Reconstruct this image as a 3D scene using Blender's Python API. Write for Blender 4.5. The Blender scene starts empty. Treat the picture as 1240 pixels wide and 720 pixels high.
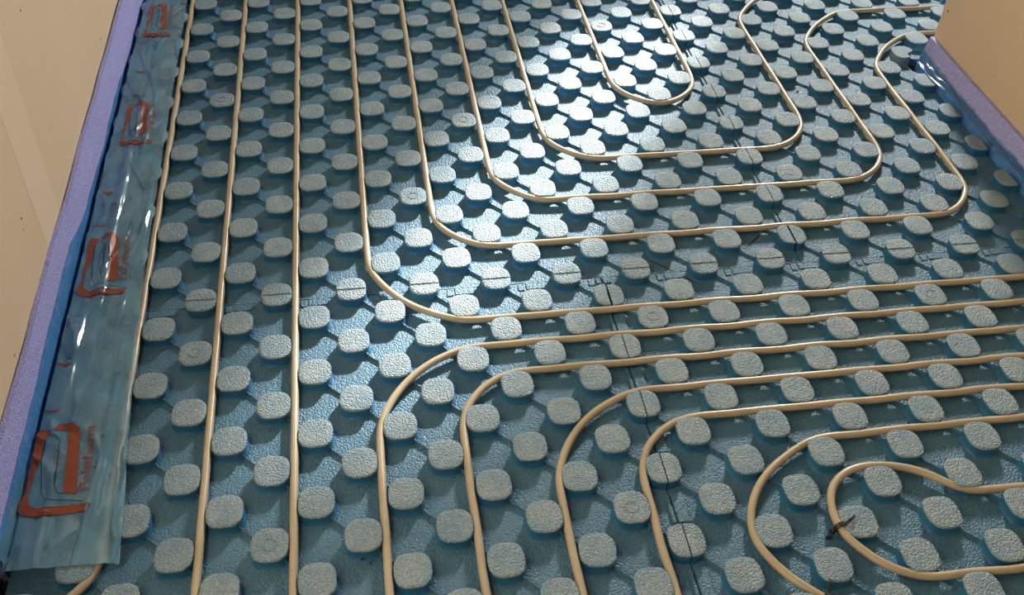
import bpy, bmesh, math, random
from mathutils import Vector, Matrix, noise
from mathutils.geometry import tessellate_polygon
random.seed(7)
scene = bpy.context.scene
COL = scene.collection
D = 0.075            # lattice pitch of the stud panel, metres
H = 0.022            # stud height
SUN_E, WIN_W, AMB = 25.0, 252.0, 0.108

# ------------------------------------------------------------------ camera
R = ((0.9886951, -0.1462659, 0.0329897), (-0.0753449, -0.6748687, -0.7340813), (0.1296348, 0.7232970, -0.6782597))
cam = bpy.data.cameras.new('camera'); camo = bpy.data.objects.new('camera', cam); COL.objects.link(camo)
cam.sensor_width = 36; cam.sensor_fit = 'HORIZONTAL'; cam.lens = 1249.92 * 36 / 1240; cam.clip_start = 0.02
right, down, look = (Vector(r) for r in R)
m = Matrix((right, -down, -look)).transposed().to_4x4()
m.translation = Vector((1.67591 * D, -12.22564 * D, 19.10649 * D + H))
camo.matrix_world = m
scene.camera = camo
# ------------------------------------------------------------------ world, sun, window light, exposure
w = bpy.data.worlds.new('world'); scene.world = w; w.use_nodes = True
bg = w.node_tree.nodes['Background']; bg.inputs[0].default_value = (0.42, 0.70, 1.0, 1); bg.inputs[1].default_value = AMB
SD = Vector((1.10, 1.75, 1.0)).normalized()
sl = bpy.data.lights.new('sun', 'SUN'); sl.energy = SUN_E; sl.angle = math.radians(4.0); sl.color = (1.0, 0.97, 0.93)
so = bpy.data.objects.new('sun', sl); COL.objects.link(so); so.rotation_euler = SD.to_track_quat('Z', 'Y').to_euler()
WU0, WU1, WZ0, WZ1, WV = 27.9, 34.6, 16.4, 27.8, 52.0     # window opening in the back wall, lattice units
al = bpy.data.lights.new('window_daylight', 'AREA'); al.shape = 'RECTANGLE'
al.size = (WU1 - WU0) * D * .6; al.size_y = (WZ1 - WZ0) * D * .6; al.energy = WIN_W; al.color = (1.0, 0.95, 0.88)
ao = bpy.data.objects.new('window_daylight', al); COL.objects.link(ao)
ao.location = ((WU0 + WU1) / 2 * D, (WV + .9) * D, (WZ0 + WZ1) / 2 * D); ao.rotation_euler = (math.radians(-90), 0, 0)
scene.view_settings.view_transform = 'Standard'; scene.view_settings.look = 'None'
scene.view_settings.exposure = -0.38; scene.view_settings.gamma = 1.0; scene.view_settings.use_curve_mapping = False

# ------------------------------------------------------------------ materials
def nt(name):
    mt = bpy.data.materials.new(name); mt.use_nodes = True
    n = mt.node_tree; return mt, n, n.nodes['Principled BSDF']
def N(n, t, **k):
    x = n.nodes.new(t)
    for a, b in k.items(): setattr(x, a, b)
    return x
def surf(name, c1, c2=None, rough=.5, spec=.5, nscale=20, grain=0, gdist=.0004, gstr=.6, vary=None, kind='voronoi', metallic=0, mott=0):
    """colour varied by noise, granular bump from a world-space voronoi"""
    mt, n, b = nt(name); L = n.links
    geo = N(n, 'ShaderNodeNewGeometry')
    ns = N(n, 'ShaderNodeTexNoise'); ns.inputs['Scale'].default_value = nscale; ns.inputs['Detail'].default_value = 5
    L.new(geo.outputs['Position'], ns.inputs['Vector'])
    r = N(n, 'ShaderNodeValToRGB'); r.color_ramp.elements[0].position = .32; r.color_ramp.elements[1].position = .68
    r.color_ramp.elements[0].color = (*c1, 1); r.color_ramp.elements[1].color = (*(c2 or c1), 1)
    L.new(ns.outputs[0], r.inputs[0])
    col = r.outputs[0]
    if mott:                                               # fine scuff mottling on the grains
        n2 = N(n, 'ShaderNodeTexNoise'); n2.inputs['Scale'].default_value = 420; n2.inputs['Detail'].default_value = 2
        L.new(geo.outputs['Position'], n2.inputs['Vector'])
        mr = N(n, 'ShaderNodeMapRange'); mr.inputs[1].default_value = .3; mr.inputs[2].default_value = .7; mr.inputs[3].default_value = 1 - mott; mr.inputs[4].default_value = 1 + mott
        L.new(n2.outputs[0], mr.inputs[0])
        mx = N(n, 'ShaderNodeVectorMath', operation='SCALE'); L.new(col, mx.inputs[0]); L.new(mr.outputs[0], mx.inputs['Scale']); col = mx.outputs[0]
    L.new(col, b.inputs['Base Color'])
    b.inputs['Roughness'].default_value = rough; b.inputs['Specular IOR Level'].default_value = spec; b.inputs['Metallic'].default_value = metallic
    if grain:
        if kind == 'voronoi':
            v = N(n, 'ShaderNodeTexVoronoi', feature='SMOOTH_F1'); v.inputs['Scale'].default_value = grain; v.inputs['Smoothness'].default_value = .4
            out = v.outputs['Distance']
        else:
            v = N(n, 'ShaderNodeTexNoise'); v.inputs['Scale'].default_value = grain; v.inputs['Detail'].default_value = 3; out = v.outputs[0]
        L.new(geo.outputs['Position'], v.inputs['Vector'])
        bp = N(n, 'ShaderNodeBump', invert=(kind == 'voronoi')); bp.inputs['Strength'].default_value = gstr; bp.inputs['Distance'].default_value = gdist
        L.new(out, bp.inputs['Height']); L.new(bp.outputs[0], b.inputs['Normal'])
    return mt
M = {}
M['base'] = surf('panel_blue_foil', (.046, .142, .232), (.068, .180, .270), .53, .5, 9, 300, .0022, .8, mott=.22)
M['top'] = surf('stud_scuffed_top', (.150, .250, .320), (.235, .310, .345), .60, .5, 22, 300, .0028, .9, mott=.30)
M['side'] = surf('stud_blue_side', (.018, .120, .245), (.030, .155, .285), .40, .5, 12, 90, .0006, .3)
M['pipe'] = surf('pipe_beige_plastic', (.37, .315, .215), (.44, .377, .268), .34, .45, 14, 60, .0004, .2, kind='noise')
M['foam'] = surf('lavender_foam', (.26, .29, .70), (.50, .51, .90), .55, .35, 260, 330, .0022, .9)
M['foamfilm'] = surf('blue_film_on_foam', (.045, .19, .50), (.085, .27, .60), .28, .5, 60, 150, .0010, .5)
M['wall'] = surf('beige_plaster_wall', (.63, .50, .345), (.66, .53, .375), .75, .25, 2.2, 160, .0003, .3, kind='noise')
M['tape'] = surf('filled_board_joint', (.68, .555, .40), (.70, .575, .415), .75, .25, 4, 200, .0003, .3, kind='noise')
M['speck'] = surf('dark_speck', (.045, .028, .018), None, .8, .2)
M['concrete'] = surf('dark_subfloor', (.030, .028, .028), (.045, .04, .038), .9, .2, 8, 60, .002, .5, kind='noise')
M['tie'] = surf('black_nylon', (.012, .011, .010), (.02, .017, .014), .35, .5, 30)
M['print'] = surf('orange_print', (.20, .042, .018), (.25, .054, .022), .4, .4, 40)
M['printdark'] = surf('dark_print', (.03, .02, .025), None, .4, .4)
M['debris'] = surf('dark_grit', (.02, .016, .013), (.05, .04, .03), .8, .3, 200, 300, .001, .6)
M['frame'] = surf('white_window_frame', (.72, .70, .66), None, .4, .4)
def film_mat(name, tint, white, body, gl):
    mt, n, b = nt(name); L = n.links; n.nodes.remove(b)
    out = n.nodes['Material Output']
    tr = N(n, 'ShaderNodeBsdfTransparent'); tr.inputs[0].default_value = (*tint, 1)
    df = N(n, 'ShaderNodeBsdfDiffuse'); df.inputs[0].default_value = (*white, 1)
    tl = N(n, 'ShaderNodeBsdfTranslucent'); tl.inputs[0].default_value = (*white, 1)
    md = N(n, 'ShaderNodeMixShader'); md.inputs[0].default_value = .35; L.new(df.outputs[0], md.inputs[1]); L.new(tl.outputs[0], md.inputs[2])
    g = N(n, 'ShaderNodeBsdfGlossy'); g.inputs['Roughness'].default_value = .17; g.inputs[0].default_value = (1, 1, 1, 1)
    geo = N(n, 'ShaderNodeNewGeometry'); ns = N(n, 'ShaderNodeTexNoise'); ns.inputs['Scale'].default_value = 26; ns.inputs['Detail'].default_value = 4
    mp = N(n, 'ShaderNodeMapping'); mp.inputs['Scale'].default_value = (1.6, .45, 1)
    L.new(geo.outputs['Position'], mp.inputs[0]); L.new(mp.outputs[0], ns.inputs['Vector'])
    bp = N(n, 'ShaderNodeBump'); bp.inputs['Strength'].default_value = .35; bp.inputs['Distance'].default_value = .003; L.new(ns.outputs[0], bp.inputs['Height'])
    L.new(bp.outputs[0], g.inputs['Normal'])
    m1 = N(n, 'ShaderNodeMixShader')
    r = N(n, 'ShaderNodeMapRange'); r.inputs[1].default_value = .3; r.inputs[2].default_value = .75; r.inputs[3].default_value = body * .75; r.inputs[4].default_value = body * 1.25
    L.new(ns.outputs[0], r.inputs[0]); L.new(r.outputs[0], m1.inputs[0]); L.new(tr.outputs[0], m1.inputs[1]); L.new(md.outputs[0], m1.inputs[2])
    lw = N(n, 'ShaderNodeFresnel'); lw.inputs[0].default_value = gl; L.new(bp.outputs[0], lw.inputs['Normal'])
    m2 = N(n, 'ShaderNodeMixShader'); L.new(lw.outputs[0], m2.inputs[0]); L.new(m1.outputs[0], m2.inputs[1]); L.new(g.outputs[0], m2.inputs[2])
    L.new(m2.outputs[0], out.inputs[0])
    return mt
M['film'] = film_mat('clear_polythene', (.96, .99, 1.0), (.30, .72, 1.0), .38, 1.5)
M['film2'] = film_mat('thin_clear_polythene', (.93, .97, 1.0), (.30, .55, .80), .10, 1.5)

# ------------------------------------------------------------------ helpers
def tag(o, label=None, cat=None, group=None, kind=None):
    for k, v in (('label', label), ('category', cat), ('group', group), ('kind', kind)):
        if v: o[k] = v
    return o
def link(name, me, parent=None, loc=None):
    o = bpy.data.objects.new(name, me); COL.objects.link(o)
    if parent: o.parent = parent
    if loc is not None: o.location = loc
    return o
def empty(name, loc=(0, 0, 0)):
    o = bpy.data.objects.new(name, None); COL.objects.link(o); o.location = loc; o.empty_display_size = .02; return o
def mesh(name, verts, faces, mats, fm=None, smooth=True, angle=35):
    me = bpy.data.meshes.new(name); me.from_pydata(verts, [], faces)
    for mt in mats: me.materials.append(M[mt])
    if fm:
        for p, i in zip(me.polygons, fm): p.material_index = i
    bm = bmesh.new(); bm.from_mesh(me); bmesh.ops.recalc_face_normals(bm, faces=bm.faces)
    if smooth:
        for f in bm.faces: f.smooth = True
        for e in bm.edges:
            if len(e.link_faces) == 2 and e.calc_face_angle(0) > math.radians(angle): e.smooth = False
    bm.to_mesh(me); bm.free(); return me
def box(name, x0, x1, y0, y1, z0, z1, mat, bevel=0):
    bm = bmesh.new(); bmesh.ops.create_cube(bm, size=1)
    for v in bm.verts: v.co = Vector(((x0 + x1) / 2 + v.co.x * (x1 - x0), (y0 + y1) / 2 + v.co.y * (y1 - y0), (z0 + z1) / 2 + v.co.z * (z1 - z0)))
    if bevel: bmesh.ops.bevel(bm, geom=bm.edges[:], offset=bevel, segments=2, affect='EDGES')
    me = bpy.data.meshes.new(name); bm.to_mesh(me); bm.free(); me.materials.append(M[mat]); return me
def prism(name, poly, z0, z1, mat, smooth=False):
    n = len(poly)
    v = [(x, y, z0) for x, y in poly] + [(x, y, z1) for x, y in poly]
    f = [tuple(range(n))[::-1], tuple(range(n, 2 * n))] + [(i, (i + 1) % n, n + (i + 1) % n, n + i) for i in range(n)]
    return mesh(name, v, f, [mat], smooth=smooth)

# ------------------------------------------------------------------ setting
def structure(name, me): return tag(link(name, me), kind='structure')
FL = -.022                                                  # level of the subfloor under the panels
structure('floor', box('floor', -14 * D, 70 * D, -30 * D, 60 * D, FL - .05, FL, 'concrete'))
UL = -6.70                                                  # left wall plane
wl = structure('wall_left', box('wall_left', UL * D - .12, UL * D, -30 * D, 56 * D, FL, 2.6, 'wall'))
link('board_joint', box('board_joint', UL * D - .002, UL * D + .0003, 9.85 * D, 11.53 * D, FL + .01, 2.59, 'tape'), wl)
for v, z, s in ((20.18, 1.8, .0028), (8.9, 3.15, .0022), (8.8, 2.89, .0016), (5.79, 1.58, .0022), (13.4, 6.3, .002), (12.9, 3.2, .0012), (17.1, 4.4, .0012)):
    link('nail_hole', mesh('nail_hole', [(.0006 if k else .001, s * math.cos(a), s * 1.3 * math.sin(a)) for k, a in [(i, i * math.pi / 4) for i in range(8)]], [tuple(range(8))], ['speck']), wl, (UL * D, v * D, z * D + H))
UR, VE = 22.86, 19.78                                       # right wall plane and its free end
wr = structure('wall_right', box('wall_right', UR * D, UR * D + .11, -30 * D, VE * D, FL, 2.6, 'wall', .004))
for v, z, s in ((19.4, 1.93, .0030), (15.6, 1.5, .0015)):
    link('nail_hole', mesh('nail_hole', [(-.0006, s * math.cos(i * math.pi / 4), s * 1.3 * math.sin(i * math.pi / 4)) for i in range(8)], [tuple(range(8))], ['speck']), wr, (UR * D, v * D, z * D + H))
# back wall with the window the daylight comes through
yb0, yb1 = WV * D, (WV + 2) * D
bm = bmesh.new()
for (a, b, c, d) in ((-6.72, WU0, -.4, 35), (WU1, 70, -.4, 35), (WU0, WU1, -.4, WZ0), (WU0, WU1, WZ1, 35)):
    r = bmesh.ops.create_cube(bm, size=1)
    for v in r['verts']: v.co = Vector(((a + b) / 2 * D + v.co.x * (b - a) * D, (yb0 + yb1) / 2 + v.co.y * (yb1 - yb0), (c + d) / 2 * D + v.co.z * (d - c) * D))
me = bpy.data.meshes.new('wall_back'); bm.to_mesh(me); bm.free(); me.materials.append(M['wall'])
structure('wall_back', me)
wn = structure('window_1', box('window_1', WU0 * D, WU0 * D + .03, yb0 + .03, yb0 + .07, WZ0 * D, WZ1 * D, 'frame', .003))
link('frame_rail', box('frame_rail', WU1 * D - .03, WU1 * D, yb0 + .03, yb0 + .07, WZ0 * D, WZ1 * D, 'frame', .003), wn)
link('frame_rail', box('frame_rail', WU0 * D + .03, WU1 * D - .03, yb0 + .03, yb0 + .07, WZ0 * D, WZ0 * D + .03, 'frame', .003), wn)
link('frame_rail', box('frame_rail', WU0 * D + .03, WU1 * D - .03, yb0 + .03, yb0 + .07, WZ1 * D - .03, WZ1 * D, 'frame', .003), wn)

# ------------------------------------------------------------------ stud panels
A_, B_, NE = .410 * D, .435 * D, 2.75
def sup(t, a=A_, b=B_):
    c, s = math.cos(t), math.sin(t)
    return (a * math.copysign(abs(c) ** (2 / NE), c), b * math.copysign(abs(s) ** (2 / NE), s))
def outline(half=None, gap=0, n=28):
    pts = [sup(2 * math.pi * (i + .5) / n) for i in range(n)]
    if half is None: return pts
    ax, sg = half                                          # keep pts with sg*coord > gap
    keep = [p for p in pts if sg * p[ax] > gap + .0015]
    # order so that the cut edge closes the loop
    th0 = math.atan2(sg if ax == 1 else 0, sg if ax == 0 else 0)
    keep.sort(key=lambda p: (math.atan2(p[1], p[0]) - th0 + math.pi) % (2 * math.pi))
    mx = max(abs(p[1 - ax]) for p in keep)
    if ax == 0: lo, hi = keep[0][1], keep[-1][1]
    else: lo, hi = keep[0][0], keep[-1][0]
    def cp(o): return (sg * gap, math.copysign(mx, o)) if ax == 0 else (math.copysign(mx, o), sg * gap)
    return [cp(lo)] + keep + [cp(hi)]
def stud_mesh(name, half=None, gap=0, dz=0, seed=0):
    o = outline(half, gap); n = len(o)
    cx = sum(p[0] for p in o) / n; cy = sum(p[1] for p in o) / n
    rnd = random.Random(seed)
    wob = [1 + rnd.uniform(-.012, .012) for _ in o]
    prof = [(.0028, -.001), (.0006, .0016), (-.0010, .0055), (-.0016, .011), (-.0006, .0165), (.0, .0195), (-.0009, .0214), (-.0026, H), (-.010, H + .0002)]
    V, F, fm = [], [], []
    for k, (off, z) in enumerate(prof):
        for (x, y), wb in zip(o, wob):
            dx, dy = x - cx, y - cy; l = math.hypot(dx, dy)
            s = (l * (wb if k > 3 else 1) + off) / l
            if half and off > 0:                           # do not flare across the cut
                s = 1
            X, Y = cx + dx * s, cy + dy * s
            if half and abs((x, y)[half[0]]) <= gap + 1e-6:      # cut edge stays in the plane of the cut
                if half[0] == 0: X = x
                else: Y = y
            V.append((X, Y, z + (dz if k > 3 else 0) + (rnd.uniform(-.0003, .0003) if k > 5 else 0)))
    for k in range(len(prof) - 1):
        for i in range(n):
            j = (i + 1) % n
            F.append((k * n + i, k * n + j, (k + 1) * n + j, (k + 1) * n + i)); fm.append(0 if k >= 5 else 1)
    V.append((cx, cy, H + dz + .0002)); c = len(V) - 1; b = (len(prof) - 1) * n
    for i in range(n): F.append((b + i, b + (i + 1) % n, c)); fm.append(0)
    return mesh(name, V, F, ['top', 'side'], fm, angle=55)
STUD = [stud_mesh('stud', seed=s) for s in range(5)]
HALF = {}
for key, hf, g, dz in (('L', (0, -1), .0011, 0), ('R', (0, 1), .0011, 0), ('Lw', (0, -1), .0026, 0), ('Rw', (0, 1), .0026, -.001), ('W', (0, -1), -.0110, 0), ('F', (1, -1), .0, -.0012), ('B', (1, 1), .0, .0004)):
    HALF[key] = stud_mesh('half_stud', hf, g, dz, seed=ord(key[0]))
def ring_mesh():
    V, F = [], []; n = 20
    for r, z in ((.0098, H - .0004), (.0104, H + .0012), (.0122, H + .0012), (.0128, H - .0004)):
        V += [(r * math.cos(2 * math.pi * i / n), r * math.sin(2 * math.pi * i / n), z) for i in range(n)]
    for k in range(3):
        for i in range(n): F.append((k * n + i, k * n + (i + 1) % n, (k + 1) * n + (i + 1) % n, (k + 1) * n + i))
    return mesh('ring', V, F, ['top'])
RING = ring_mesh()
RINGS = {(-1, 1), (7, 1), (9, 7), (17, 7), (3, 13), (-3, 7), (15, 13), (5, 17), (11, 23), (-3, 19)}
def rib_mesh():
    l, t, h = .27 * D, .0014, .0048                        # thin web along the diagonal, taller at the left stud
    V = [(-l, -t, -.001), (l, -t, -.001), (l, t, -.001), (-l, t, -.001), (-l, -t * .6, .0085), (-l * .55, -t * .6, h), (l, -t * .6, h), (-l, t * .6, .0085), (-l * .55, t * .6, h), (l, t * .6, h)]
    F = [(0, 1, 6, 5, 4), (3, 7, 8, 9, 2), (4, 5, 8, 7), (5, 6, 9, 8), (1, 2, 9, 6), (0, 4, 7, 3)]
    return mesh('rib', V, F, ['base'], smooth=False)
RIB = rib_mesh()
PANELS = {
    'LL': ('blue studded insulation panel at the lower left, partly under the clear film', -6.42, 8, -5, 9),
    'LR': ('blue studded insulation panel at the lower right carrying the tight rows of pipe', 8, 22.2, -5, 9),
    'UL': ('blue studded insulation panel at the upper left with the sunlit glare', -6.42, 14, 9, 31),
    'UR': ('blue studded insulation panel beside the wall corner, cut away at its edge', 14, 26.6, 9, 31)}
G = .0010
roots = {}
for k, (lab, u0, u1, v0, v1) in PANELS.items():
    r = tag(empty('stud_panel', ((u0 + u1) / 2 * D, (v0 + v1) / 2 * D, FL)), lab, 'insulation panel', 'studded floor panels')
    roots[k] = r
    a, b, c, d = u0 * D + G, u1 * D - G, v0 * D + G, v1 * D - G
    if k == 'UR':
        poly = [(a, c), (22.2 * D, c), (22.30 * D, 18.75 * D), (22.02 * D, 19.15 * D), (22.06 * D, 19.72 * D), (22.35 * D, 19.98 * D), (22.6 * D, 19.90 * D), (b, 20.0 * D), (b, d), (a, d)]
    else: poly = [(a, c), (b, c), (b, d), (a, d)]
    o = link('base_sheet', prism('base_sheet', poly, FL + .0002, 0, 'base'), r); o.matrix_parent_inverse = Matrix.Translation(-r.location)
def child(name, me, key, loc, rz=0):
    r = roots[key]; o = link(name, me, r, Vector(loc) - r.location); o.rotation_euler.z = rz; return o
def which(u, v):
    if v < 9: return 'LL' if u < 8 else 'LR'
    return 'UL' if u < 14 else 'UR'
def allowed(u, v):
    if u < -6 or v < -4 or v > 30: return False
    if v < 20: return u <= 22
    return u <= 26
for u in range(-6, 27):
    for v in range(-4, 31):
        if (u + v) % 2 or not allowed(u, v): continue
        P = (u * D, v * D, 0)
        if v == 9:
            kb = 'UL' if u < 14 else 'UR'; kf = 'LL' if u < 8 else 'LR'
            child('half_stud', HALF['F'], kf, P); child('half_stud', HALF['B'], kb, P)
        elif (u == 8 and v < 9) or (u == 14 and v > 9):
            wide = (u, v) in ((8, 8), (14, 10), (14, 26), (14, 28))
            child('half_stud', HALF['Lw' if wide else 'L'], 'LL' if u == 8 else 'UL', P)
            child('half_stud', HALF['Rw' if wide else 'R'], 'LR' if u == 8 else 'UR', (P[0], P[1] - (.0012 if wide else 0), 0))
        else:
            if (u, v) == (22, 20): continue
            if u == 22 and v < 20: child('half_stud', HALF['W'], which(u, v), P); continue
            s = child('stud', random.choice(STUD), which(u, v), P, random.choice((0, math.pi)) + random.uniform(-.05, .05))
            if (u, v) in RINGS: link('ring', RING, s)
        # web to the stud at the lower right
        if allowed(u + 1, v - 1) and not (v == 9 and (u in (8,))) and (u, v) not in ((22, 20), (21, 21)) and v > -4:
            key = which(u + .5, v - .5) if v - .5 < 9 else ('UL' if u + .5 < 14 else 'UR')
            child('rib', RIB, key, ((u + .5) * D, (v - .5) * D, 0), -math.pi / 4)
# stud cut away at the wall corner
child('half_stud', prism('half_stud', [sup(2 * math.pi * (i + .5) / 28) for i in range(0, 21)] + [(.009, -.028), (.007, -.010), (.019, -.003)], -.001, H, 'top'), 'UR', (22 * D, 20 * D, 0))
# raised interlocking tabs along the joints
TABV1 = box('joint_tab', .0012, .024, -.030, .031, -.001, .0052, 'base', .0016)
TABV0 = box('joint_tab', -.009, -.0012, -.030, .031, -.001, .0052, 'base', .0016)
for v in list(range(-3, 8, 2)): child('joint_tab', TABV1, 'LR', (8 * D, v * D, 0)); child('joint_tab', TABV0, 'LL', (8 * D, v * D, 0))
for v in list(range(11, 31, 2)): child('joint_tab', TABV1, 'UR', (14 * D, v * D, 0)); child('joint_tab', TABV0, 'UL', (14 * D, v * D, 0))
TABH = box('joint_tab', -.012, .027, -.021, -.0012, -.001, .0022, 'base', .0010)
TABS = box('joint_tab', -.029, -.0155, -.023, -.004, -.001, .0020, 'base', .0009)
for u in range(-6, 22, 2):
    if u == 8: continue
    kf = 'LL' if u < 8 else 'LR'
    child('joint_tab', TABH, kf, (u * D, 9 * D, 0)); child('joint_tab', TABS, kf, (u * D, 9 * D, 0))
child('joint_tab', TABS, 'LL', (8 * D, 9 * D, 0)); child('joint_tab', box('joint_tab', -.013, -.003, -.022, -.004, -.001, .0045, 'base', .0012), 'LL', (8 * D, 9 * D, 0))
child('joint_tab', box('joint_tab', .003, .020, -.022, -.002, -.001, .0045, 'base', .0012), 'LR', (8 * D, 9 * D, 0))
# knife slits cut into the sheet
def slit(key, a, b, wd=.0022):
    p, q = Vector(a) * D, Vector(b) * D; dv = (q - p); nrm = Vector((-dv.y, dv.x)).normalized() * wd / 2
    mid = (p + q) / 2
    pts = [p - mid, (p - mid) * .3 + nrm, (q - mid) * .4 + nrm * 1.2, q - mid, (q - mid) * .3 - nrm, (p - mid) * .4 - nrm]
    child('slit', prism('slit', [(t.x, t.y) for t in pts][::-1], -.0005, .0005, 'speck'), key, (mid.x, mid.y, 0))
slit('UL', (9.5, 9.66), (10.2, 9.02), .0035); slit('LR', (10.22, 8.98), (10.75, 8.4), .0025)
slit('UL', (12.5, 9.75), (13.4, 10.55), .004); slit('UL', (7.05, 9.05), (8.1, 9.05), .003)

# ------------------------------------------------------------------ heating pipes
PR, PZ = .0072, .0136
def rounded(pts):
    """polyline with (u, v, corner radius) -> dense samples"""
    out = []
    n = len(pts)
    for i, p in enumerate(pts):
        P = Vector(p[:2]); r = p[2] if len(p) > 2 else 0
        if i in (0, n - 1) or not r: out.append(P); continue
        a = (Vector(pts[i - 1][:2]) - P); b = (Vector(pts[i + 1][:2]) - P)
        ang = a.angle(b); t = min(r / math.tan(ang / 2), a.length * .98, b.length * .98); r = t * math.tan(ang / 2)
        a.normalize(); b.normalize()
        c = P + (a + b).normalized() * (r / math.sin(ang / 2))
        s = P + a * t - c; e = P + b * t - c; tot = s.angle_signed(e)
        for k in range(13):
            th = -tot * k / 12; q = Vector((s.x * math.cos(th) - s.y * math.sin(th), s.x * math.sin(th) + s.y * math.cos(th)))
            out.append(c + q)
    # resample
    res = [out[0]]; step = .13; acc = 0
    for p, q in zip(out, out[1:]):
        L = (q - p).length
        if L < 1e-6: continue
        t = step - acc
        while t <= L:
            res.append(p.lerp(q, t / L)); t += step
        acc = L - (t - step)
    res.append(out[-1]); return res
def relax(pts):
    """push the run clear of the studs it is clipped between"""
    for it in range(20):
        new = [p.copy() for p in pts]
        for i in range(1, len(pts) - 1):
            p = pts[i]; sm = (pts[i - 1] + pts[i + 1]) / 2
            q = p.lerp(sm, .45)
            for du in (-1, 0, 1):
                for dv in (-1, 0, 1):
                    u, v = round(q.x) + du, round(q.y) + dv
                    if (u + v) % 2: continue
                    dx, dy = q.x - u, q.y - v
                    a, b = .41 + .082, .435 + .082
                    g = (abs(dx / a) ** 2.5 + abs(dy / b) ** 2.5) ** (1 / 2.5)
                    if 1e-3 < g < 1: q += Vector((dx, dy)) * (1 / g - 1) * .5
            new[i] = q
        pts = new
    for it in range(14):
        pts = [pts[0]] + [pts[i].lerp((pts[i - 1] + pts[i + 1]) / 2, .5) for i in range(1, len(pts) - 1)] + [pts[-1]]
    return pts
def tube(name, pts, z, r, mat, ns=10, closed=False):
    V, F = [], []; n = len(pts)
    for i, p in enumerate(pts):
        a = pts[max(i - 1, 0)]; b = pts[min(i + 1, n - 1)]
        if closed: a, b = pts[i - 1], pts[(i + 1) % n]
        t = Vector((b[0] - a[0], b[1] - a[1], 0)).normalized(); s = Vector((-t.y, t.x, 0))
        zz = z(i) if callable(z) else z
        for k in range(ns):
            th = 2 * math.pi * k / ns
            c = Vector((p[0], p[1], zz)) + s * (r * math.cos(th)) + Vector((0, 0, r * math.sin(th))); V.append(c)
    for i in range(n - 1):
        for k in range(ns): F.append((i * ns + k, i * ns + (k + 1) % ns, (i + 1) * ns + (k + 1) % ns, (i + 1) * ns + k))
    F.append(tuple(range(ns))); F.append(tuple(range((n - 1) * ns, n * ns)))
    return mesh(name, V, F, [mat], angle=60)
VT = 30.2
PIPES = [
    ('beige heating pipe running along the edge of the clear film', [(-4.53, VT), (-4.53, 1.1, .8), (-5.6, -.45, .8), (-5.6, -4.4)]),
    ('first straight beige heating pipe right of the film edge pipe', [(-2.5, VT), (-2.5, -4.6)]),
    ('second straight beige heating pipe right of the film edge pipe', [(-.5, VT), (-.5, -4.6)]),
    ('beige pipe whose wide bend turns right just above the panel joint crossing', [(1.5, VT), (1.5, 7.52, 3.0), (21.7, 7.52)]),
    ('outermost beige pipe of the nested upper loops, turning up beside the wall corner', [(3.5, VT), (3.5, 10.52, 1.75), (20.53, 10.52, 1.7), (20.5, 21.5, 3.3), (26.2, 21.5)]),
    ('second beige pipe from outside of the nested upper loops', [(5.5, VT), (5.5, 12.52, 1.75), (18.53, 12.52, 1.7), (18.5, 23.5, 3.3), (26.2, 23.5)]),
    ('third beige pipe from outside of the nested upper loops', [(7.5, VT), (7.5, 14.5, 1.75), (16.53, 14.5, 1.7), (16.5, 25.5, 3.3), (26.2, 25.5)]),
    ('innermost beige pipe of the upper loops, a narrow U turn', [(10.5, VT), (10.5, 17.55, 1.5), (13.5, 17.55, 1.5), (13.5, VT)]),
    ('outermost beige pipe of the lower nested bends, longest sweep', [(1.48, -4.6), (1.48, 6.53, 3.0), (21.7, 6.53)]),
    ('second beige pipe from outside of the lower nested bends', [(3.47, -4.6), (3.48, 5.53, 1.8), (21.7, 5.53)]),
    ('third beige pipe from outside of the lower nested bends', [(5.47, -4.6), (5.48, 4.53, 3.0), (21.7, 4.53)]),
    ('fourth beige pipe from outside of the lower nested bends', [(7.4, -4.6), (7.45, 3.53, 1.8), (21.7, 3.53)]),
    ('fifth beige pipe of the lower nested bends, looping around the tied hairpin', [(13.4, -4.4), (10.45, -1.62), (9.92, -1.12), (9.60, -.60), (9.47, 0), (9.6, .6), (10.15, 1.45), (11.0, 2.1), (12.1, 2.46), (13.2, 2.53), (21.7, 2.53)]),
    ('innermost beige pipe hairpin held by a black cable tie', [(21.7, .5), (15.6, .5, 1.6), (13.6, 1.5, 1.2), (11.45, 1.75, 1.25), (11.5, -1.6, 1.9), (21.7, -1.52)]),
]
RUNS = []
for lab, pts in PIPES:
    P = relax(rounded(pts))
    rn = random.random() * 50
    sm = [(p.x * D, p.y * D) for p in P]
    base = Vector((sm[0][0], sm[0][1], 0))
    me = tube('heating_pipe', [(x - base.x, y - base.y) for x, y in sm], lambda i: PZ + .0006 * math.sin(i * .35 + rn), PR, 'pipe')
    tag(link('heating_pipe', me, None, base), lab, 'pipe', 'heating pipes'); RUNS.append(P)

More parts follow.
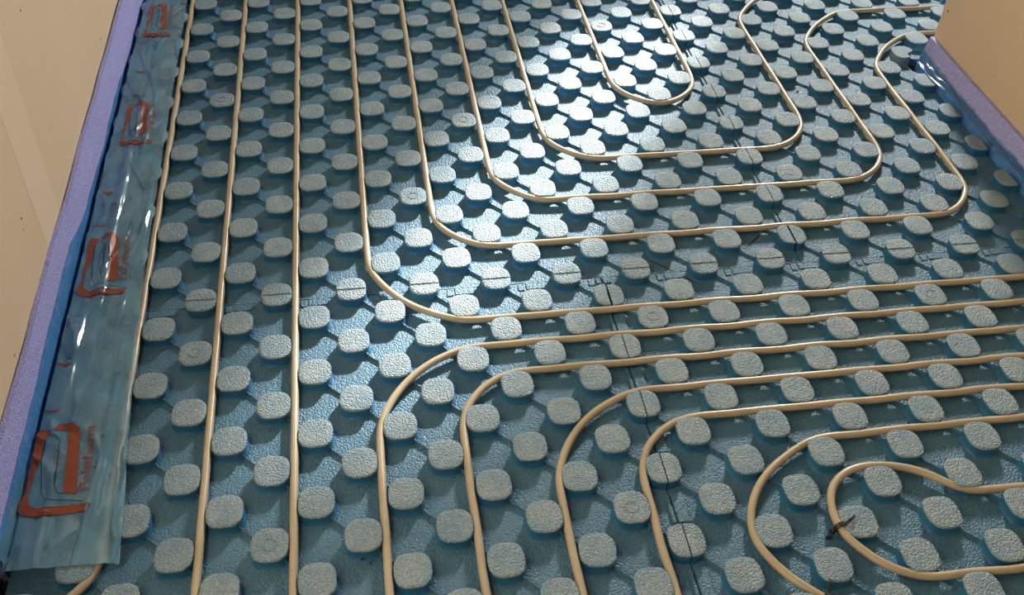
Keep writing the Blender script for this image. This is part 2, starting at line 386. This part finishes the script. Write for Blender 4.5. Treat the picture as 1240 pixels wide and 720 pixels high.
# ------------------------------------------------------------------ cable ties
def cable_tie(u, v, az, lab):
    r = tag(empty('cable_tie', (u * D, v * D, 0)), lab, 'cable tie')
    n = 22; V, F = [], []                                   # flat strap around the pipe
    for i in range(n):
        th = 2 * math.pi * i / n
        for rr, y in ((PR + .0003, -.0029), (PR + .0022, -.0029), (PR + .0022, .0029), (PR + .0003, .0029)):
            V.append((rr * math.cos(th), y, PZ + rr * math.sin(th)))
    for i in range(n):
        for k in range(4): F.append((i * 4 + k, i * 4 + (k + 1) % 4, ((i + 1) % n) * 4 + (k + 1) % 4, ((i + 1) % n) * 4 + k))
    link('strap', mesh('strap', V, F, ['tie']), r)
    link('locking_head', box('locking_head', -PR - .0085, -PR - .001, -.0038, .0038, .006, .0125, 'tie', .0012), r)
    T = [(PR, 0, .020), (.013, .001, .0235), (.019, .003, .0245), (.0225, .006, .0235)]
    V, F = [], []
    for x, y, z in T: V += [(x, y - .002, z), (x, y + .002, z), (x, y + .002, z + .0012), (x, y - .002, z + .0012)]
    for i in range(3):
        for k in range(4): F.append((i * 4 + k, i * 4 + (k + 1) % 4, i * 4 + 4 + (k + 1) % 4, i * 4 + 4 + k))
    F += [(0, 1, 2, 3), (12, 13, 14, 15)]
    link('tail', mesh('tail', V, F, ['tie']), r)
    link('cut_end', box('cut_end', -PR - .016, -PR - .0075, -.0065, -.0022, .001, .0065, 'tie', .001), r)
    r.rotation_euler.z = az; r.scale = (1.25, 1.3, 1.12)
def tie_on(run, u, v, lab):
    k = min(range(2, len(run) - 2), key=lambda i: (run[i] - Vector((u, v))).length); t = run[k + 1] - run[k - 1]
    cable_tie(run[k].x, run[k].y, math.atan2(t.y, t.x) - math.pi / 2 if t.y > 0 else math.atan2(-t.y, -t.x) - math.pi / 2, lab)
tie_on(RUNS[13], 11.52, -.02, 'black cable tie clamped on the hairpin pipe with its tail sticking out')
tie_on(RUNS[12], 10.5, -1.82, 'black cable tie on the looping pipe at the bottom edge')

# ------------------------------------------------------------------ edge insulation strips
def lerp_tab(tab, v):
    if v <= tab[0][0]: return tab[0][1]
    for (a, x), (b, y) in zip(tab, tab[1:]):
        if v <= b: return x + (y - x) * (v - a) / (b - a)
    return tab[-1][1]
def nz(x, y, s=1.0): return noise.noise(Vector((x * s, y * s, 3.7)))
def strip(name, fu, v0, v1, nv, prof_t, thick, lab, matsplit, fsplit=None):
    """upright foam strip: fu(v, t) gives (u, z metres) of the face toward the room, t 0 bottom .. 1 top"""
    root = tag(empty(name, (fu(v0, 0)[0] * D, v0 * D, FL)), lab, 'foam strip')
    def sheet(nm, t0, t1, nt, th, off, mat):
        V, F = [], []
        for i in range(nv + 1):
            v = v0 + (v1 - v0) * i / nv
            for k in range(nt + 1):
                a = t0(v) if callable(t0) else t0; b = t1(v) if callable(t1) else t1
                u, z = fu(v, a + (b - a) * k / nt)
                V.append(Vector((u * D + off, v * D, z)) - root.location)
            for k in range(nt + 1):
                u, z = fu(v, (a + (b - a) * (nt - k) / nt)); V.append(Vector((u * D + off + th, v * D, z)) - root.location)
        m_ = 2 * (nt + 1)
        for i in range(nv):
            for k in range(m_):
                F.append((i * m_ + k, i * m_ + (k + 1) % m_, (i + 1) * m_ + (k + 1) % m_, (i + 1) * m_ + k))
        F.append(tuple(range(m_))); F.append(tuple(range(nv * m_, nv * m_ + m_)))
        return link(nm, mesh(nm, V, F, [mat], angle=50), root)
    sheet('foam_body', 0, 1, 8, thick, 0, 'foam')
    if matsplit: sheet('bonded_film', 0.0, fsplit, 6, math.copysign(.0008, -thick), math.copysign(.0004, -thick), 'foamfilm')
    return root
LT = .145
def left_face(v, t):
    z = FL + .001 + t * LT
    lean = .09 * max(0, (v - 13) / 14) ** 1.3
    u = -6.50 + lean * (.7 + .3 * t) - .05 * t + .030 * nz(v * .35, t) * (.4 + t) + .012 * nz(v * 1.3, t * 2)
    if t > .5: z += .004 * nz(v * .5, 9) * (t - .5) * 2
    return u, z
def left_split(v): return lerp_tab(((2, .53), (8, .60), (11, .58), (13, .40), (16, .32), (20, .38), (22, .26), (26, .14), (31, .12)), v) + .04 * nz(v * .45, 5) + .025 * nz(v * 1.7, 8)
strip('edge_foam_strip', left_face, 1.15, 30.5, 150, None, -.0095, 'lavender blue foam edge strip standing against the left wall', True, left_split)
RT = .0985
def right_face(v, t):
    z = FL + .001 + t * RT
    u = 22.22 + .30 * max(0, (v - 17.5) / 2.3) ** 1.5 * (1 - t) + .50 * t - .0 + .03 * nz(v * .4, t + 4) * (1 - t) + .015 * nz(v * 1.5, t * 2 + 7)
    return u, z
def right_split(v): return .58 + .08 * nz(v * .5, 15) + .04 * nz(v * 2, 18)
strip('edge_foam_strip', right_face, -6, 19.74, 110, None, .0095, 'purple blue foam edge strip along the foot of the wall corner', True, right_split)

# ------------------------------------------------------------------ clear film aprons
ER = [(0.9, -4.10), (3, -4.22), (5.6, -4.37), (8, -4.50), (10.5, -4.60), (14, -4.63), (17.6, -4.66), (22, -4.68), (31, -4.72)]
ELF = [(1, -6.44), (8, -6.42), (14, -6.40), (20, -6.36), (27, -6.30), (31, -6.28)]
FOLDS = [(-5.62, 8.2, 19.0, .0070, .11, .10), (-5.25, 15.2, 19.5, .0048, .08, .05), (-4.80, 11.0, 15.0, .0042, .08, .04), (-5.95, 5.2, 9.5, .0055, .10, .05), (-4.78, 2.0, 8.0, .0030, .07, .05), (-5.45, 20.5, 24.0, .0040, .08, .05), (-5.05, 8.0, 10.5, .0040, .07, .10), (-5.7, 1.0, 2.4, .0050, .08, .08), (-5.62, 4.6, 6.0, .0045, .07, .04)]
def film_z(u, v):
    """height of the film lying over studs: supported on stud tops, sagging and wrinkled between"""
    d = 9
    for a in range(-7, -3):
        for b in (round(v) - 1, round(v), round(v) + 1):
            if (a + b) % 2 == 0: d = min(d, max(0, math.hypot(u - a, v - b) - .47))
    sag = -.0030 * min(1, d / .45) ** 2
    crease = .0032 * max(0, 1 - abs(nz(u * 1.3 + 2 * nz(u, v, .3), v * .28, 1.0)) * 7)
    fold = 0
    for fu, a, b, h, w_, wig in FOLDS:                      # lengthwise folds: steep toward the room, easy toward the wall
        e = max(0, min(1, (v - a) / 1.0)) * max(0, min(1, (b - v) / 1.0))
        x = u - (fu + wig * nz(fu * 3, v * .45) + .4 * wig * nz(fu, v * 1.7))
        q = x / (w_ * 1.3) if x > 0 else -x / (2.5 * w_)
        if q < 1: fold = max(fold, h * e * (.95 + .3 * nz(fu, v * 1.2)) * (1 + math.cos(math.pi * q)) / 2)
    wr = .0012 * nz(u * 2.2, v * 1.4)
    return H + .0022 + max(sag + crease + wr + fold, -.0030 if d > .02 else -.0006)
def film_pt(s, v):
    e0, e1 = lerp_tab(ELF, v), lerp_tab(ER, v)
    e1 += .03 * nz(4, v * 1.1) 
    if s < .12:                                             # part that rises to the foam strip
        t = s / .12; uf, zf = left_face(v, lerp_tab(((1, .50), (2.5, .40), (5, .20), (12, .19), (17, .12), (30, .06)), v))
        uf += .02
        u = uf + (e0 + .05 - uf) * t; z0 = film_z(e0 + .05, v)
        z = zf + (z0 - zf) * (1 - (1 - t) ** 2.2) - .006 * math.sin(math.pi * t)
        return u, z
    u = e0 + .05 + (e1 - e0 - .05) * (s - .12) / .88
    return u, film_z(u, v)
fr = tag(empty('film_apron', (-5.4 * D, 1.0 * D, H)), 'clear polythene film apron with orange print lying over the left studs', 'plastic film')
V, F = [], []; NU, NV = 96, 380
for i in range(NV + 1):
    for k in range(NU + 1):
        s = k / NU
        vb = 1.02 + .05 * nz(s * 6, 2) + (.16 if s < .06 else 0) - .1 * s        # ragged bottom edge
        v = vb + (30.4 - vb) * (i / NV)
        u, z = film_pt(s, v); V.append(Vector((u * D, v * D, z)) - fr.location)
for i in range(NV):
    for k in range(NU): a = i * (NU + 1) + k; F.append((a, a + 1, a + NU + 2, a + NU + 1))
link('sheet', mesh('sheet', V, F, ['film'], angle=180), fr)
# print on the film
def on_film(u, v): return Vector((u * D, v * D, film_z(u, v) + .0012)) - fr.location
def print_poly(name, poly, mat, parent=fr):
    bm = bmesh.new(); vs = [bm.verts.new((u, v, 0)) for u, v in poly]
    for t in tessellate_polygon([[Vector((u, v, 0)) for u, v in poly]]): bm.faces.new([vs[i] for i in t])
    for _ in range(3): bmesh.ops.subdivide_edges(bm, edges=bm.edges[:], cuts=1, use_grid_fill=True)
    for v in bm.verts: v.co = on_film(v.co.x, v.co.y)
    bmesh.ops.recalc_face_normals(bm, faces=bm.faces)
    if bm.faces and sum(f.normal.z for f in bm.faces) < 0: bmesh.ops.reverse_faces(bm, faces=bm.faces[:])
    me = bpy.data.meshes.new(name); bm.to_mesh(me); bm.free(); me.materials.append(M[mat])
    return link(name, me, parent)
def band(pts, wd):
    l, r = [], []
    for i, p in enumerate(pts):
        a = Vector(pts[max(i - 1, 0)]); b = Vector(pts[min(i + 1, len(pts) - 1)]); t = (b - a).normalized(); n_ = Vector((-t.y, t.x)) * wd / 2
        l.append((p[0] + n_.x, p[1] + n_.y)); r.append((p[0] - n_.x, p[1] - n_.y))
    return l + r[::-1]
tc = bpy.data.curves.new('lettering', 'FONT'); tc.body = 'Polytherm'; tc.size = 1; tc.resolution_u = 3
to = bpy.data.objects.new('lettering_src', tc); COL.objects.link(to)
bpy.context.view_layer.update()
tme = bpy.data.meshes.new_from_object(to.evaluated_get(bpy.context.evaluated_depsgraph_get())); bpy.data.objects.remove(to)
TXW = max(v.co.x for v in tme.vertices)
def lettering(u0, v0, u1, v1, hgt):
    """baseline from (u0,v0) to (u1,v1), letters standing to the left of it"""
    bm = bmesh.new(); bm.from_mesh(tme)
    ax = Vector((u1 - u0, v1 - v0)); up = Vector((-ax.y, ax.x)).normalized() * hgt / .70
    for v in bm.verts:
        q = Vector((u0, v0)) + ax * (v.co.x / TXW) + up * v.co.y; v.co = on_film(q.x, q.y) + Vector((0, 0, .0004))
    me = bpy.data.meshes.new('lettering'); bm.to_mesh(me); bm.free(); me.materials.append(M['print']); return link('lettering', me, fr)
BAND1 = [(-6.026, 4.828), (-5.953, 4.946), (-5.607, 4.922), (-5.454, 4.734), (-5.371, 4.022), (-5.251, 2.836), (-5.543, 2.91), (-5.637, 4.054), (-5.692, 4.637), (-5.764, 4.738), (-6.043, 4.746)]
BAND2 = [(-6.103, 4.77), (-6.364, 4.818), (-6.412, 4.639), (-6.364, 3.901), (-6.371, 3.354), (-6.336, 3.007), (-6.427, 2.72), (-6.436, 2.523), (-6.305, 2.376), (-6.005, 2.295), (-5.434, 2.304), (-4.952, 2.354), (-4.89, 2.53), (-5.24, 2.537), (-6.049, 2.541), (-6.226, 2.658), (-6.298, 2.928), (-6.249, 3.494), (-6.175, 3.918), (-6.207, 4.449), (-6.111, 4.603)]
LINE1 = [(-6.178, 4.528), (-6.161, 3.837), (-6.026, 2.969), (-5.916, 2.768), (-5.079, 2.628)]
LINE2 = [(-6.111, 4.603), (-5.955, 4.585), (-5.846, 4.406), (-5.761, 3.126), (-5.678, 2.911), (-5.525, 2.87)]
for n_, (dv, du, kx) in enumerate(((0, .0, 1), (7.08, .03, .86), (14.13, .10, .68), (21.15, .07, .66))):
    cu = -5.6
    tr = lambda pts: [(cu + (u - cu) * kx + du, v + dv) for u, v in pts]
    print_poly('printed_logo', tr(BAND1), 'print'); print_poly('printed_logo', tr(BAND2), 'print')
    print_poly('printed_line', band(tr(LINE1), .020), 'printdark'); print_poly('printed_line', band(tr(LINE2), .020), 'printdark')
    (a, b), = tr([(-4.985, 2.92)]); (c, d), = tr([(-5.10, 4.78)])
    lettering(a, b, c, d, .24 * kx)
    print_poly('printed_arrow', tr([(-6.36, 6.97), (-6.14, 6.87), (-6.13, 6.78), (-5.95, 6.90), (-6.12, 7.02), (-6.13, 6.93), (-6.36, 7.03)]), 'print')
    print_poly('printed_line', band(tr([(-6.36, 5.40), (-6.26, 5.34), (-6.10, 5.33), (-6.0, 5.38)]), .045), 'print')
bpy.data.meshes.remove(tme)
# short crumpled apron at the foot of the wall corner
f2 = tag(empty('film_apron', (22.2 * D, 9 * D, H)), 'crumpled clear film hanging from the foam strip at the wall corner', 'plastic film')
V, F = [], []; NU, NV = 14, 110
for i in range(NV + 1):
    v = 2 + (19.2 - 2) * i / NV
    u0, z0 = right_face(v, right_split(v) + .06); u0 -= .02
    u1 = 22.16 + .05 * nz(v * .8, 30) - .03 * nz(v * 2.1, 33); z1 = .026 + .006 * nz(v * .9, 41)
    for k in range(NU + 1):
        s = k / NU
        V.append(Vector(((u0 + (u1 - u0) * s) * D, v * D, z0 + (z1 - z0) * s ** .8 + .006 * nz(s * 3, v * 1.6) * math.sin(math.pi * s))) - f2.location)
for i in range(NV):
    for k in range(NU): a = i * (NU + 1) + k; F.append((a, a + 1, a + NU + 2, a + NU + 1))
link('sheet', mesh('sheet', V, F, ['film2'], angle=180), f2)

# ------------------------------------------------------------------ grit lying on the panels
def grit(u, v, z, s, seed, lab):
    bm = bmesh.new(); bmesh.ops.create_icosphere(bm, subdivisions=2, radius=s)
    for q in bm.verts:
        q.co *= 1 + .45 * noise.noise(q.co * (1.1 / s) + Vector((seed, 0, 0))); q.co.z = max(q.co.z * .6, -s * .3)
    lo = min(q.co.z for q in bm.verts)
    for q in bm.verts: q.co.z -= lo
    me = bpy.data.meshes.new('grit_crumb'); bm.to_mesh(me); bm.free(); me.materials.append(M['debris'])
    tag(link('grit_crumb', me, None, (u * D, v * D, z)), lab, 'debris', 'crumbs on the panels')
grit(.23, 4.05, .0003, .0050, 1, 'larger dark crumb on the sheet left of the lower outermost bend')
grit(.12, 4.12, .0003, .0024, 2, 'tiny dark crumb right beside the larger crumb')
grit(.96, .62, .0003, .0058, 3, 'dark crumb in front of a stud near the bottom edge')
grit(1.12, .45, .0003, .0020, 4, 'tiny dark crumb near the bottom edge crumb')
grit(17.18, 18.08, H * 0 + .0003, .0034, 5, 'small dark crumb between the upper loops near the wall corner')
grit(18.9, 12.2, .0003, .0026, 6, 'tiny dark crumb below the second upper loop bend')
